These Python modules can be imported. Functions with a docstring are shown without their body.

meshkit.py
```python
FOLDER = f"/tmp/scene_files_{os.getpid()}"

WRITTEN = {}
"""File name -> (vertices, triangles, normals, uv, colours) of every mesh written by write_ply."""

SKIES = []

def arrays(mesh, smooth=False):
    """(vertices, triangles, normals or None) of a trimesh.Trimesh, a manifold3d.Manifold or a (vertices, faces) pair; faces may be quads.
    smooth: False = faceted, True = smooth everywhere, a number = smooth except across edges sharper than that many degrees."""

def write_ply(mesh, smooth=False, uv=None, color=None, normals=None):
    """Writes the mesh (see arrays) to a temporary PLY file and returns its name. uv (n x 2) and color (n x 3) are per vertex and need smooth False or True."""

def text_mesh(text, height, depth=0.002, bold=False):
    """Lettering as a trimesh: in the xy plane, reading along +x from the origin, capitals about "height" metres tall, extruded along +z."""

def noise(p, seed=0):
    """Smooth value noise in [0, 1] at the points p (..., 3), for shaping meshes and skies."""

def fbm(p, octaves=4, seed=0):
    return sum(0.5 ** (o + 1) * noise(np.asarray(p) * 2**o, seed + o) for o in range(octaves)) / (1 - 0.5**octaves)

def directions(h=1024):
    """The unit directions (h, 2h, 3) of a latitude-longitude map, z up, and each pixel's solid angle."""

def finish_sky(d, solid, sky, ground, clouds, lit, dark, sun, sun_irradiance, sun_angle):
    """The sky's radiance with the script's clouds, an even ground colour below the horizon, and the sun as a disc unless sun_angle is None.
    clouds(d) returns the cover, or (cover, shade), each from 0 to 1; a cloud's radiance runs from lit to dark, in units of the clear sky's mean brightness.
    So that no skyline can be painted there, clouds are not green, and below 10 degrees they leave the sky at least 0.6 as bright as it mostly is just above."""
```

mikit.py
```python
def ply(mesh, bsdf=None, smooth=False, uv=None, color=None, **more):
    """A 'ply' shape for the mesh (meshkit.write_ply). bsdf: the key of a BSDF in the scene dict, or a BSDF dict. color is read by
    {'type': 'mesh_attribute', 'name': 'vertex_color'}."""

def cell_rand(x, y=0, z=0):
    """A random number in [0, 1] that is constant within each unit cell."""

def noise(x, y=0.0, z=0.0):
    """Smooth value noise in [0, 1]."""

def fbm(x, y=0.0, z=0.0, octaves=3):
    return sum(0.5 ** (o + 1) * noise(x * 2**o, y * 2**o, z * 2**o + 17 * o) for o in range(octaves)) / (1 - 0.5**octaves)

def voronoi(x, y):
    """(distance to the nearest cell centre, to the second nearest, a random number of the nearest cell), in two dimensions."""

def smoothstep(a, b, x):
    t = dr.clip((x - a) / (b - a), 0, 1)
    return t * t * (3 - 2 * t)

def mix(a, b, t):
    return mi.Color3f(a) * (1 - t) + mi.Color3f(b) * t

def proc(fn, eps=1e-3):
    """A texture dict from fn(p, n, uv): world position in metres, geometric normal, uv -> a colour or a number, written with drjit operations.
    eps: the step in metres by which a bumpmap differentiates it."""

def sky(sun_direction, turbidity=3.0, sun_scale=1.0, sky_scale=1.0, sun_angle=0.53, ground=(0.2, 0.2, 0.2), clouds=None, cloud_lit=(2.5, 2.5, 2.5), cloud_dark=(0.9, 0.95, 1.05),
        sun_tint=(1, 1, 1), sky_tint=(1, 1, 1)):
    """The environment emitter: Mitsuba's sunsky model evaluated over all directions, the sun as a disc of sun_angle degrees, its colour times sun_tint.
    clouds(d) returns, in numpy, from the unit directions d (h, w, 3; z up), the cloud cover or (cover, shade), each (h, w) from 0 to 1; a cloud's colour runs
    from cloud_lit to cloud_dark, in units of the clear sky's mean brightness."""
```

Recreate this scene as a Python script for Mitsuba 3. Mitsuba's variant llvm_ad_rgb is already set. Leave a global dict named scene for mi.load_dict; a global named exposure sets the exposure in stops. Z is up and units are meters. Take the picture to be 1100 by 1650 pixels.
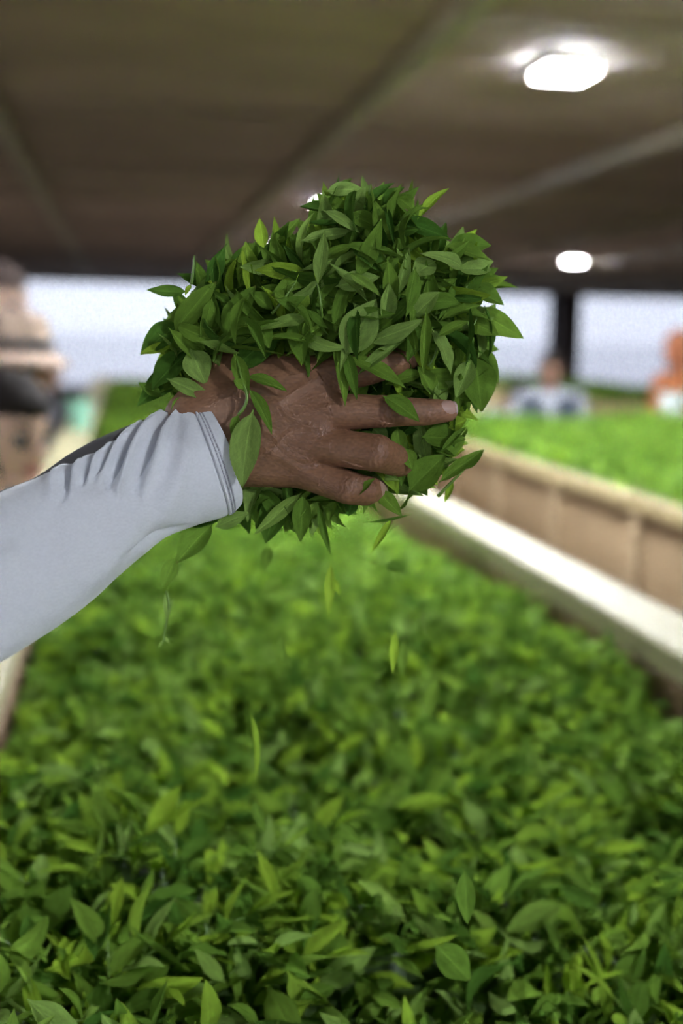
import math, random
import numpy as np
import trimesh, manifold3d as m3
import drjit as dr
import mitsuba as mi
import mikit, meshkit
from mikit import proc, noise, fbm, voronoi, cell_rand, smoothstep, mix
from shapely.geometry import Polygon, Point
from scipy.interpolate import PchipInterpolator

T = mi.ScalarTransform4f
rng = np.random.default_rng(7)
random.seed(7)
scene, labels = {}, {}

# ------------------------------------------------------------------ camera
F = 1900.0                                   # focal length in pixels of the 1100 x 1650 frame
EYE = np.array([0.0, 0.0, 1.65])
roll = math.radians(1.2)
vx, vy = 197 - 550, 825 - 538                # where the troughs' lines meet
x0, y0 = vx * math.cos(roll) - vy * math.sin(roll), vx * math.sin(roll) + vy * math.cos(roll)
pitch = math.atan(y0 / F)
yaw = math.atan(-x0 / F * math.cos(pitch))
FWD = np.array([math.sin(yaw) * math.cos(pitch), math.cos(yaw) * math.cos(pitch), -math.sin(pitch)])
r0 = np.array([math.cos(yaw), -math.sin(yaw), 0.0])
u0 = np.cross(r0, FWD)
UP = math.cos(roll) * u0 - math.sin(roll) * r0
RT = math.cos(roll) * r0 + math.sin(roll) * u0
HAND_D = 0.73
scene['camera'] = {'type': 'thinlens', 'fov': math.degrees(2 * math.atan(550 / F)), 'fov_axis': 'x', 'aperture_radius': 0.0066, 'focus_distance': HAND_D - 0.012,
                   'near_clip': 0.02, 'far_clip': 500.0, 'to_world': T().look_at(origin=EYE.tolist(), target=(EYE + FWD).tolist(), up=UP.tolist())}
exposure = 2.3
# ------------------------------------------------------------------ daylight behind the barred windows, and the ceiling lamps
scene['sky'] = mikit.sky((0.3, -0.5, 0.8), turbidity=5.0, sun_scale=0.0, sky_scale=0.68, ground=(0.75, 0.75, 0.75), clouds=lambda d: np.full(d.shape[:2], 0.9),
                         cloud_lit=(2.5, 2.7, 3.2), cloud_dark=(2.2, 2.35, 2.6))
CEIL = 3.0
LAMP = (118.0, 125.0, 135.0)                   # radiance of a lamp's diffuser
LAMPS = [(1.9, -2.2), (2.07, 5.55), (1.97, 11.5), (2.22, 16.5), (6.97, 17.9), (0.75, 3.0), (1.4, 4.0), (7.5, 11.5), (7.5, 4.5), (-3.9, 2.5), (-3.9, 8.5), (-3.9, 14.5)]


def P(px, py, z=HAND_D):
    return EYE + z * (FWD + (px - 550) / F * RT + (825 - py) / F * UP)


def project(p):
    q = np.asarray(p) - EYE
    z = q @ FWD
    return 550 + F * (q @ RT) / z, 825 - F * (q @ UP) / z, z


# ------------------------------------------------------------------ helpers
def numbered(name):
    if name not in used:
        used[name] = 0
        return name
    used[name] += 1
    return f"{name}_{used[name]:03d}"


used = {}


def add(name, mesh, bsdf, parent=None, smooth=False, uv=None, color=None, **more):
    key = numbered((parent + '__' if parent else '') + name)
    scene[key] = mikit.ply(mesh, bsdf, smooth, uv, color, **more)
    return key


def tag(key, label=None, cat=None, group=None, kind=None):
    d = labels.setdefault(key, {})
    for k, v in (('label', label), ('category', cat), ('group', group), ('kind', kind)):
        if v:
            d[k] = v
    return key


def thing(name, label, cat, group=None):
    return tag(numbered(name), label, cat, group)


def box(x0, x1, y0, y1, z0, z1, bevel=0.0):
    if bevel <= 0:
        b = trimesh.creation.box((x1 - x0, y1 - y0, z1 - z0))
        b.apply_translation(((x0 + x1) / 2, (y0 + y1) / 2, (z0 + z1) / 2))
        return b
    e = bevel
    pts = []
    for sx, X, s in ((0, x0, 1), (1, x1, -1)):
        for Y, t in ((y0, 1), (y1, -1)):
            for Z, w in ((z0, 1), (z1, -1)):
                pts += [(X, Y + t * e, Z + w * e), (X + s * e, Y, Z + w * e), (X + s * e, Y + t * e, Z)]
    return trimesh.convex.convex_hull(np.array(pts))


def tubem(points, radii, sides=8, cap=True):
    p = np.asarray(points, float)
    t = np.gradient(p, axis=0)
    t /= np.linalg.norm(t, axis=1, keepdims=True) + 1e-12
    a = np.cross(t[0], [0.31, 0.52, 0.8])
    frames = []
    for k in range(len(p)):
        a = a - t[k] * (a @ t[k])
        a /= np.linalg.norm(a)
        frames.append(a)
    A = np.array(frames)
    B = np.cross(t, A)
    ang = np.arange(sides) * 2 * np.pi / sides
    r = np.broadcast_to(radii, (len(p),))[:, None, None]
    v = p[:, None] + r * (np.cos(ang)[None, :, None] * A[:, None] + np.sin(ang)[None, :, None] * B[:, None])
    i, j = np.meshgrid(np.arange(len(p) - 1), np.arange(sides), indexing='ij')
    q = np.stack([i * sides + j, i * sides + (j + 1) % sides, (i + 1) * sides + (j + 1) % sides, (i + 1) * sides + j], -1).reshape(-1, 4)
    f = np.vstack([q[:, [0, 1, 2]], q[:, [0, 2, 3]]])
    v = v.reshape(-1, 3)
    if cap:
        n = len(v)
        v = np.vstack([v, p[:1], p[-1:]])
        j = np.arange(sides)
        f = np.vstack([f, np.stack([(j + 1) % sides, j, j * 0 + n], 1), np.stack([n - 1 - sides + 1 + j, n - sides + (j + 1) % sides, j * 0 + n + 1], 1)])
    return trimesh.Trimesh(v, f, process=False)


SEG = 20


def ball(c, r):
    return m3.Manifold.sphere(float(r), SEG).translate([float(x) for x in c])


def hull(*cr):
    return m3.Manifold.batch_hull([ball(c, r) for c, r in cr])


def chain(*cr):
    return [hull(a, b) for a, b in zip(cr, cr[1:])]


def union(ms):
    return m3.Manifold.batch_boolean(list(ms), m3.OpType.Add)


def to_tri(m):
    x = m.to_mesh()
    return trimesh.Trimesh(np.array(x.vert_properties[:, :3], float), np.array(x.tri_verts), process=True)


def soften(m, edge, n=12, lamb=0.5, nu=0.52):
    t = to_tri(m.refine_to_length(edge))
    trimesh.smoothing.filter_taubin(t, lamb=lamb, nu=nu, iterations=n)
    return t


# ------------------------------------------------------------------ materials
def principled(color, rough=0.6, spec=0.5, **k):
    c = color if isinstance(color, dict) else {'type': 'rgb', 'value': list(color)}
    return {'type': 'twosided', 'bsdf': {'type': 'principled', 'base_color': c, 'roughness': rough, 'specular': spec, **k}}


def leaf_colour(p, n, uv):
    i = dr.floor(uv.x)
    s = dr.abs((uv.x - i) * 2 - 1)          # 0 at the midrib, 1 at the edge
    a, b = cell_rand(i, 3), cell_rand(i, 11)
    young = smoothstep(0.62, 1.0, a)
    c = mix((0.048, 0.125, 0.018), (0.205, 0.340, 0.044), b)
    c = mix(c, (0.29, 0.45, 0.040), young)
    c = mix(c, (0.235, 0.365, 0.090), 0.8 * smoothstep(0.74, 0.92, b) * (1 - young))
    rib = 1 - smoothstep(0.02, 0.075, s)
    side = dr.abs(dr.sin((uv.y * 9 - s * 1.7) * 3.14159))
    vein = (1 - smoothstep(0.05, 0.22, side)) * 0.16
    c = mix(c, c * 1.4 + mi.Color3f(0.03, 0.04, 0.01), dr.maximum(rib * 0.6, vein))
    blot = fbm(uv.x * 9, uv.y * 5, 1.3)
    c *= 0.68 + 0.64 * blot
    c *= 0.9 + 0.2 * noise(uv.x * 60, uv.y * 42, 7.0)
    tipb = smoothstep(0.93, 1.0, uv.y) * smoothstep(0.6, 0.8, cell_rand(i, 23))
    return mix(c, (0.09, 0.055, 0.02), tipb * 0.7)


scene['leaf_material'] = {'type': 'principledthin', 'base_color': proc(leaf_colour), 'roughness': 0.22, 'spec_trans': 0.0, 'diff_trans': 0.55, 'eta': 1.65}
scene['stem_material'] = principled((0.13, 0.24, 0.035), 0.4)


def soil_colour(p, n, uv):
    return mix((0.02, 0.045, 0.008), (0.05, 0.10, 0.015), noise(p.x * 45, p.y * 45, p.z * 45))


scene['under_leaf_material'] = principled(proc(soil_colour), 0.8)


def wood(lo, hi, sc=1.0):
    def fn(p, n, uv):
        g = fbm(p.x * 38 * sc, p.y * 2.6 * sc, p.z * 38 * sc)
        st = noise(p.x * 2.1, p.y * 1.7, p.z * 3.1)
        return mix(lo, hi, dr.clip(0.75 * g + 0.5 * st - 0.12, 0, 1))
    return fn


scene['pale_wood'] = principled(proc(wood((0.34, 0.30, 0.17), (0.44, 0.395, 0.235))), 0.55)
scene['brown_wood'] = principled(proc(wood((0.16, 0.095, 0.05), (0.30, 0.19, 0.105))), 0.6)


def ply_colour(p, n, uv):
    t = cell_rand(dr.floor(p.y / 0.65), dr.floor(p.x * 2), 5)
    g = fbm(p.y * 26, p.x * 4, p.z * 3)
    return mix((0.29, 0.20, 0.11), (0.42, 0.30, 0.165), dr.clip(0.5 * t + 0.6 * g - 0.05, 0, 1))


scene['plywood'] = principled(proc(ply_colour), 0.6)
scene['batten_wood'] = principled((0.40, 0.295, 0.17), 0.6)
scene['tan_wood'] = principled(proc(wood((0.36, 0.28, 0.12), (0.52, 0.42, 0.21))), 0.6)


def ceil_colour(p, n, uv):
    t = cell_rand(dr.floor((p.x + 0.73) / 2.05), dr.floor(p.y / 2.4), 2)
    g = fbm(p.x * 1.3, p.y * 3.1, 0.0)
    return mix((0.152, 0.106, 0.072), (0.300, 0.215, 0.160), dr.clip(0.45 * t + 0.7 * g - 0.1, 0, 1))


scene['ceiling_board'] = principled(proc(ceil_colour), 0.8)
scene['beam_wood'] = principled((0.27, 0.23, 0.155), 0.65)


def floor_colour(p, n, uv):
    return mix((0.12, 0.10, 0.085), (0.21, 0.185, 0.16), fbm(p.x * 1.7, p.y * 1.7, 0.0))


scene['floor_concrete'] = principled(proc(floor_colour), 0.6)
scene['wall_paint'] = principled((0.20, 0.165, 0.14), 0.85)
scene['dark_timber'] = principled((0.075, 0.06, 0.06), 0.7)
scene['bar_metal'] = principled((0.26, 0.28, 0.36), 0.5)
scene['lamp_casing'] = principled((0.75, 0.75, 0.75), 0.5)
scene['white_plastic'] = principled((0.75, 0.77, 0.78), 0.4)
scene['mint_plastic'] = principled((0.28, 0.55, 0.40), 0.4)


def skin_relief(p, n, uv):
    q = mi.Point3f(p) * 1000.0
    a, _, _ = voronoi(q.x * 0.62 + q.z * 0.35, q.y * 0.55 + q.z * 0.5)
    return a * 0.6 + 0.4 * noise(q.x * 1.6, q.y * 1.6, q.z * 1.6)


scene['skin_hand'] = {'type': 'twosided', 'bsdf': {'type': 'bumpmap', 'arbitrary': proc(skin_relief, 3e-4), 'scale': 0.0007, 'bsdf': {
    'type': 'principled', 'base_color': {'type': 'mesh_attribute', 'name': 'vertex_color'}, 'roughness': 0.47, 'specular': 0.45}}}
scene['nail'] = principled((0.40, 0.25, 0.20), 0.3, 0.6)
scene['nail_edge'] = principled((0.54, 0.42, 0.36), 0.4)


def jersey(lo, hi):
    def fn(p, n, uv):
        w = noise(p.x * 900, p.y * 900, p.z * 900)
        st = smoothstep(0.62, 0.80, fbm(p.x * 32, p.y * 32, p.z * 32)) * 0.35
        c = mix(lo, hi, w)
        return mix(c, c * 0.72, st)
    return fn


scene['grey_jersey'] = principled(proc(jersey((0.66, 0.68, 0.71), (0.73, 0.75, 0.78))), 0.85, 0.25, sheen=0.3)
scene['charcoal_jersey'] = principled((0.085, 0.083, 0.085), 0.85, 0.2)
scene['stitch_thread'] = principled((0.36, 0.36, 0.40), 0.8)
CLOTH = {}


def cloth(rgb):
    k = 'cloth_' + '_'.join(str(int(c * 1000)) for c in rgb)
    scene.setdefault(k, principled(rgb, 0.85, 0.2))
    return k


# ------------------------------------------------------------------ the room
X0, X1, Y0, Y1 = -6.0, 17.0, -2.7, 30.0
tag(add('floor', box(X0, X1, Y0, Y1, -0.1, 0.0), 'floor_concrete'), kind='structure')
tag(add('ceiling', box(X0, X1, Y0, Y1, CEIL, CEIL + 0.1), 'dark_timber'), kind='structure')
BX = [-0.73 + 2.05 * k for k in range(-2, 9)]
for x in [X0 + 0.02] + BX:
    nx = min([b for b in BX if b > x + 0.1] + [X1 - 0.02])
    if x < -3.0:
        continue
    for k in range(-1, 13):
        y = 2.4 * k + 0.05
        if y + 2.36 < Y1 and (x < 0.5 * (y + 2.4) + 1.5):
            add('panel', box(x + 0.012, nx - 0.012, y + 0.014, y + 2.386, CEIL - 0.022 - 0.004 * ((k * 7 + int(x * 3)) % 3), CEIL + 0.001), 'ceiling_board', 'ceiling')
for k in range(-1, 13):
    y = 2.4 * k + 0.05
    add('batten', box(-2.78, min(X1 - 0.1, 0.5 * (y + 2.4) + 4), y - 0.03, y + 0.03, CEIL - 0.045, CEIL - 0.005), 'ceiling_board', 'ceiling')
for x in BX:
    if -3 < x < 16:
        add('beam', box(x - 0.045, x + 0.045, Y0, Y1 - 0.3, CEIL - 0.13, CEIL, 0.006), 'beam_wood', 'ceiling')
tag(add('wall_left', box(X0 - 0.2, X0, Y0, Y1, 0, CEIL), 'wall_paint'), kind='structure')
tag(add('wall_right', box(X1, X1 + 0.2, Y0, Y1, 0, CEIL), 'wall_paint'), kind='structure')
SILL, HEAD = 0.30, 2.93
BAYS = [(-2.75, 11.15), (11.85, 16.6)]
NEAR = [(-4.2, 0.3), (0.6, 5.1)]               # the same windows behind the camera


def window_wall(name, ya, yb, bays):
    cuts = [X0] + [v for ab in bays for v in ab] + [X1]
    w = [box(cuts[k], cuts[k + 1], ya, yb, 0, CEIL) for k in range(0, len(cuts), 2)]
    for a, b in bays:
        w += [box(a, b, ya, yb, 0, SILL), box(a, b, ya, yb, HEAD, CEIL)]
    tag(add(name, trimesh.util.concatenate(w), 'wall_paint'), kind='structure')


window_wall('wall_far', Y1, Y1 + 0.2, BAYS)
window_wall('wall_near', Y0 - 0.2, Y0, NEAR)
tag(add('trim_1', box(11.2, 11.8, Y1 - 0.35, Y1 - 0.01, 0, CEIL - 0.13, 0.01), 'dark_timber'), 'dark square column between the two barred windows', kind='structure')
for n, (a, b, y) in enumerate([(*ab, Y1 + 0.07) for ab in BAYS] + [(*ab, Y0 - 0.07) for ab in NEAR], 1):
    fr = [box(a, b, y - .05, y + .05, SILL, SILL + 0.06), box(a, b, y - .05, y + .05, HEAD - 0.06, HEAD), box(a, a + 0.06, y - .05, y + .05, SILL, HEAD), box(b - 0.06, b, y - .05, y + .05, SILL, HEAD)]
    w = numbered(f'window_{n}')
    tag(w, kind='structure')
    add('frame', trimesh.util.concatenate(fr), 'bar_metal', w)
    bars = [box(x - 0.014, x + 0.014, y - .02, y + .01, SILL + 0.06, HEAD - 0.06) for x in np.arange(a + 0.12, b - 0.1, 0.11)]
    tag(add('bar', trimesh.util.concatenate(bars), 'bar_metal', w), kind='stuff')

# ceiling lamps
LAMP_SAYS = {2: 'square white ceiling lamp shining at the upper right, the nearest in view', 3: 'ceiling lamp shining through the top left of the held leaves', 4: 'distant ceiling lamp glinting through the left side of the held leaves',
             5: 'small distant ceiling lamp shining just above the dark column'}
for i, (x, y) in enumerate(LAMPS):
    t = thing('ceiling_lamp', LAMP_SAYS.get(i, 'square white ceiling lamp outside the view on the dark ceiling'), 'lamp', None if i in LAMP_SAYS else 'ceiling lamps outside the view')
    h = 0.12
    add('casing', box(x - h - .015, x + h + .015, y - h - .015, y + h + .015, CEIL - 0.075, CEIL - 0.02, 0.006), 'lamp_casing', t)
    add('diffuser', box(x - h, x + h, y - h, y + h, CEIL - 0.102, CEIL - 0.076, 0.006), 'lamp_casing', t, emitter={'type': 'area', 'radiance': {'type': 'rgb', 'value': list(LAMP)}})

# ------------------------------------------------------------------ the leaves: one generator for all
LEAF_ID = [0]


def leaves(base, d, n, L, W, fold, bend, twist, wave, nu=7, nv=3, petiole=0.06):
    """(vertices (N, nu*nv, 3), faces, uv (N, nu*nv, 2)) of N leaves. d: direction from stalk to tip, n: the upper side's normal."""
    N = len(base)
    d = d / np.linalg.norm(d, axis=1, keepdims=True)
    n = n - d * (n * d).sum(1, keepdims=True)
    n /= np.linalg.norm(n, axis=1, keepdims=True) + 1e-9
    s = np.cross(n, d)
    t = np.linspace(0, 1, nu)
    u = np.linspace(-1, 1, nv)
    prof = np.sin(np.pi * np.clip((t - petiole) / (1 - petiole), 0, 1) ** 0.82) ** 0.85 * (1 - 0.25 * t ** 3)
    prof = np.maximum(prof, 0.035 * (t < 0.5)) * 1.02
    prof[-1] = 0.004
    th = bend[:, None] * (t[None] - 0.15)
    dx = np.cos(th) / (nu - 1)
    dz = np.sin(th) / (nu - 1)
    X = np.concatenate([np.zeros((N, 1)), np.cumsum((dx[:, 1:] + dx[:, :-1]) / 2, 1)], 1) * L[:, None]
    Z = np.concatenate([np.zeros((N, 1)), np.cumsum((dz[:, 1:] + dz[:, :-1]) / 2, 1)], 1) * L[:, None]
    w = W[:, None] / 2 * prof[None]
    fo = fold[:, None] + 0 * th
    y = u[None, None] * (w * np.cos(fo))[..., None]
    z = np.abs(u)[None, None] ** 1.25 * (w * np.sin(fo))[..., None]
    ph = rng.uniform(0, 6.28, (N, 1, 1))
    z = z + wave[:, None, None] * W[:, None, None] * np.abs(u)[None, None] * np.sin(t[None, :, None] * 13 + ph + 1.7 * np.sign(u)[None, None]) * prof[None, :, None]
    tw = twist[:, None, None] * (t[None, :, None] - 0.1)
    y, z = y * np.cos(tw) - z * np.sin(tw), y * np.sin(tw) + z * np.cos(tw)
    lx = X[..., None] - z * np.sin(th)[..., None]
    lz = Z[..., None] + z * np.cos(th)[..., None]
    v = base[:, None, None] + lx[..., None] * d[:, None, None] + y[..., None] * s[:, None, None] + lz[..., None] * n[:, None, None]
    i, j = np.meshgrid(np.arange(nu - 1), np.arange(nv - 1), indexing='ij')
    q = np.stack([i * nv + j, (i + 1) * nv + j, (i + 1) * nv + j + 1, i * nv + j + 1], -1).reshape(-1, 4)
    f = np.vstack([q[:, [0, 1, 2]], q[:, [0, 2, 3]]])
    ids = (LEAF_ID[0] + np.arange(N)) % 2000
    LEAF_ID[0] += N
    uu = ids[:, None, None] + 0.5 + 0.48 * u[None, None] + 0 * t[None, :, None]
    vv = t[None, :, None] + 0 * uu
    return v.reshape(N, -1, 3), f, np.stack([uu, vv], -1).reshape(N, -1, 2)


def batch(v, f, uv):
    N, k = v.shape[:2]
    return (v.reshape(-1, 3), (f[None] + (np.arange(N) * k)[:, None, None]).reshape(-1, 3)), uv.reshape(-1, 2)


def leaf_id(want, lo, hi):
    """Sets the next leaf's number so that its colour roll falls in a range: the hue of a leaf that the photograph shows."""
    def h(x, y, z=0):
        x, y, z = (int(v) + 1000000 for v in (x, y, z))
        k = (x * 374761393 + y * 668265263 + z * 2147483647) & 0xFFFFFFFF
        k = ((k ^ (k >> 13)) * 1274126177) & 0xFFFFFFFF
        return ((k ^ (k >> 16)) & 0xFFFFFF) / 16777215.0
    while not (lo[0] <= h(LEAF_ID[0] % 2000, 3) <= lo[1] and hi[0] <= h(LEAF_ID[0] % 2000, 11) <= hi[1]):
        LEAF_ID[0] += 1


HUES = {'dark': ((0, .6), (0, .45)), 'mid': ((0, .6), (.4, .72)), 'pale': ((0, .65), (.84, 1)), 'yellow': ((.85, 1), (0, 1)), 'any': ((0, 1), (0, 1))}


def one(base, tip, normal, W, fold=0.3, bend=0.0, twist=0.0, wave=0.03, nu=15, nv=7, hue='any', petiole=0.06):
    leaf_id(0, *HUES[hue])
    base, tip = np.asarray(base, float), np.asarray(tip, float)
    d = tip - base
    L = np.linalg.norm(d)
    a = lambda x: np.array([x], float)  # noqa: E731
    Ls = L / max(0.6, np.sinc(bend / 2 / np.pi))
    v, f, uv = leaves(base[None], d[None], np.asarray(normal, float)[None], a(Ls), a(W), a(fold), a(bend), a(twist), a(wave), nu, nv, petiole)
    # bent leaves: turn the chord back on to base -> tip
    q = v[0]
    c = q[-nv // 2] - base
    c0, c1 = c / np.linalg.norm(c), d / L
    ax = np.cross(c0, c1)
    sn, cs = np.linalg.norm(ax), c0 @ c1
    if sn > 1e-6:
        ax /= sn
        r = q - base
        q = base + r * cs + np.cross(ax, r) * sn + np.outer(r @ ax, ax) * (1 - cs)
    return (q, f), uv[0]


def add_leaf(name, parent, *a, **k):
    m, uv = one(*a, **k)
    return add(name, m, 'leaf_material', parent, True, uv)


# ------------------------------------------------------------------ troughs
RAIL = 1.22                                   # top of the boards


def heap(x, y, level, amp=0.045, s=0):
    q = np.stack([np.asarray(x) * 5.5, np.asarray(y) * 5.5, np.zeros_like(x)], -1)
    level = level - (0.055 * np.clip((np.asarray(x) - .54) / .22, 0, 1) ** 2 if s == 0 else 0)
    return level + amp * 2 * (meshkit.fbm(q, 3, s) - 0.5) + amp * 1.2 * (meshkit.noise(q * 0.33, s + 5) - 0.5)


def trough(label, xl, xr, y0, y1, face, rail, wide=0.12, group=None, step=0.65):
    t = thing('withering_trough', label, 'trough', group)
    for side, x, out in ((0, xl, -1), (1, xr, 1)):
        xa, xb = sorted((x, x - out * wide))
        add('rail', box(xa, xb, y0, y1, RAIL - 0.045, RAIL, 0.005), rail, t)
        xo = x - out * 0.02
        k = 0
        y = y0
        while y < y1 - 0.05:
            e = min(y + step, y1)
            xa, xb = sorted((xo - out * 0.005, xo - out * 0.03))
            add('panel', box(xa, xb, y + 0.004, e - 0.004, 0.12, RAIL - 0.046), face, t)
            xa, xb = sorted((xo + out * 0.015, xo - out * 0.004))
            add('batten', box(xa, xb, y - 0.03 + 0.03 * (y == y0), y + 0.03, 0.0, RAIL - 0.046, 0.003), 'batten_wood' if face == 'plywood' else face, t)
            y += step
    for y, s in ((y0, 1), (y1, -1)):
        ya, yb = sorted((y + s * 0.005, y + s * 0.035))
        add('end_board', box(xl + 0.05, xr - 0.05, ya, yb, 0.12, RAIL - 0.01), face, t)
    add('tray', box(xl + 0.05, xr - 0.05, y0 + 0.04, y1 - 0.04, 0.80, 0.83), 'brown_wood', t)
    return t


TX0, TX1, TY0, TY1 = -0.27, 0.89, 0.22, 12.2
t1 = trough('long wooden trough under the hand, filled with fresh green leaves', TX0, TX1, TY0, TY1, 'brown_wood', 'pale_wood')
for xa, xb in ((TX0 + .105, TX0 + .122), (TX1 - .122, TX1 - .105)):
    for k in range(5):
        add('lining_board', box(xa, xb, TY0 + 0.05 + 2.38 * k + .003, min(TY0 + 0.05 + 2.38 * (k + 1) - .003, TY1 - .05), 0.84, RAIL - .046), 'brown_wood', t1)
trough('brown plywood sided trough of green leaves, second from the hand, to the right', 1.44, 3.35, 1.2, 6.25, 'plywood', 'tan_wood', 0.055)
trough('tan wooden trough at far right beyond the end of the plywood trough', 3.45, 5.2, 8.5, 15.0, 'tan_wood', 'tan_wood', step=1.3)


def heap_base(name, label, xa, xb, ya, yb, level, s, group=None):
    nx, ny = max(8, int((xb - xa) / 0.03)), max(8, int((yb - ya) / 0.06))
    X, Y = np.meshgrid(np.linspace(xa, xb, nx), np.linspace(ya, yb, ny), indexing='ij')
    top = np.stack([X, Y, heap(X, Y, level - 0.018, s=s)], -1).reshape(-1, 3)
    bot = top * [1, 1, 0] + [0, 0, 0.835]
    i, j = np.meshgrid(np.arange(nx - 1), np.arange(ny - 1), indexing='ij')
    q = np.stack([i * ny + j, (i + 1) * ny + j, (i + 1) * ny + j + 1, i * ny + j + 1], -1).reshape(-1, 4)
    n = len(top)
    ring = np.concatenate([np.arange(nx) * ny, (nx - 1) * ny + np.arange(1, ny), np.arange(nx - 2, -1, -1) * ny + ny - 1, np.arange(ny - 2, 0, -1)])
    r2 = np.roll(ring, -1)
    side = np.stack([ring, ring + n, r2 + n, r2], -1)
    return (np.vstack([top, bot]), np.vstack([q, q[:, ::-1] + n, side]))


def bed_population(xa, xb, ya, yb, level, per_m2, s, big=1.0, lift=0.055):
    N = int((xb - xa) * (yb - ya) * per_m2)
    x, y = rng.uniform(xa, xb, N), rng.uniform(ya, yb, N)
    deep = rng.random(N) ** 1.2
    z = heap(x, y, level, s=s) + lift * (deep - 0.45)
    az = rng.uniform(0, 2 * np.pi, N)
    el = rng.normal(0.12, 0.55, N)
    d = np.stack([np.cos(az) * np.cos(el), np.sin(az) * np.cos(el), np.sin(el)], -1)
    n = np.stack([rng.normal(0, .75, N), rng.normal(0, .75, N), np.ones(N)], -1)
    n[rng.random(N) < 0.3] *= [1, 1, -1]
    L = np.clip(rng.normal(0.045, 0.013, N), 0.02, 0.076) * big
    W = L * rng.uniform(0.30, 0.46, N)
    b = np.stack([x, y, z], -1) - d * L[:, None] * 0.5
    m = np.clip(b[:, 0] + d[:, 0] * L, xa, xb) - (b[:, 0] + d[:, 0] * L)
    b[:, 0] += m
    b[:, 0] = np.clip(b[:, 0], xa, xb)
    return dict(base=b, d=d, n=n, L=L, W=W, fold=rng.uniform(0.1, 0.75, N), bend=rng.normal(-0.25, 0.55, N), twist=rng.normal(0, 0.4, N), wave=rng.uniform(0.0, 0.07, N)), deep


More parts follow.
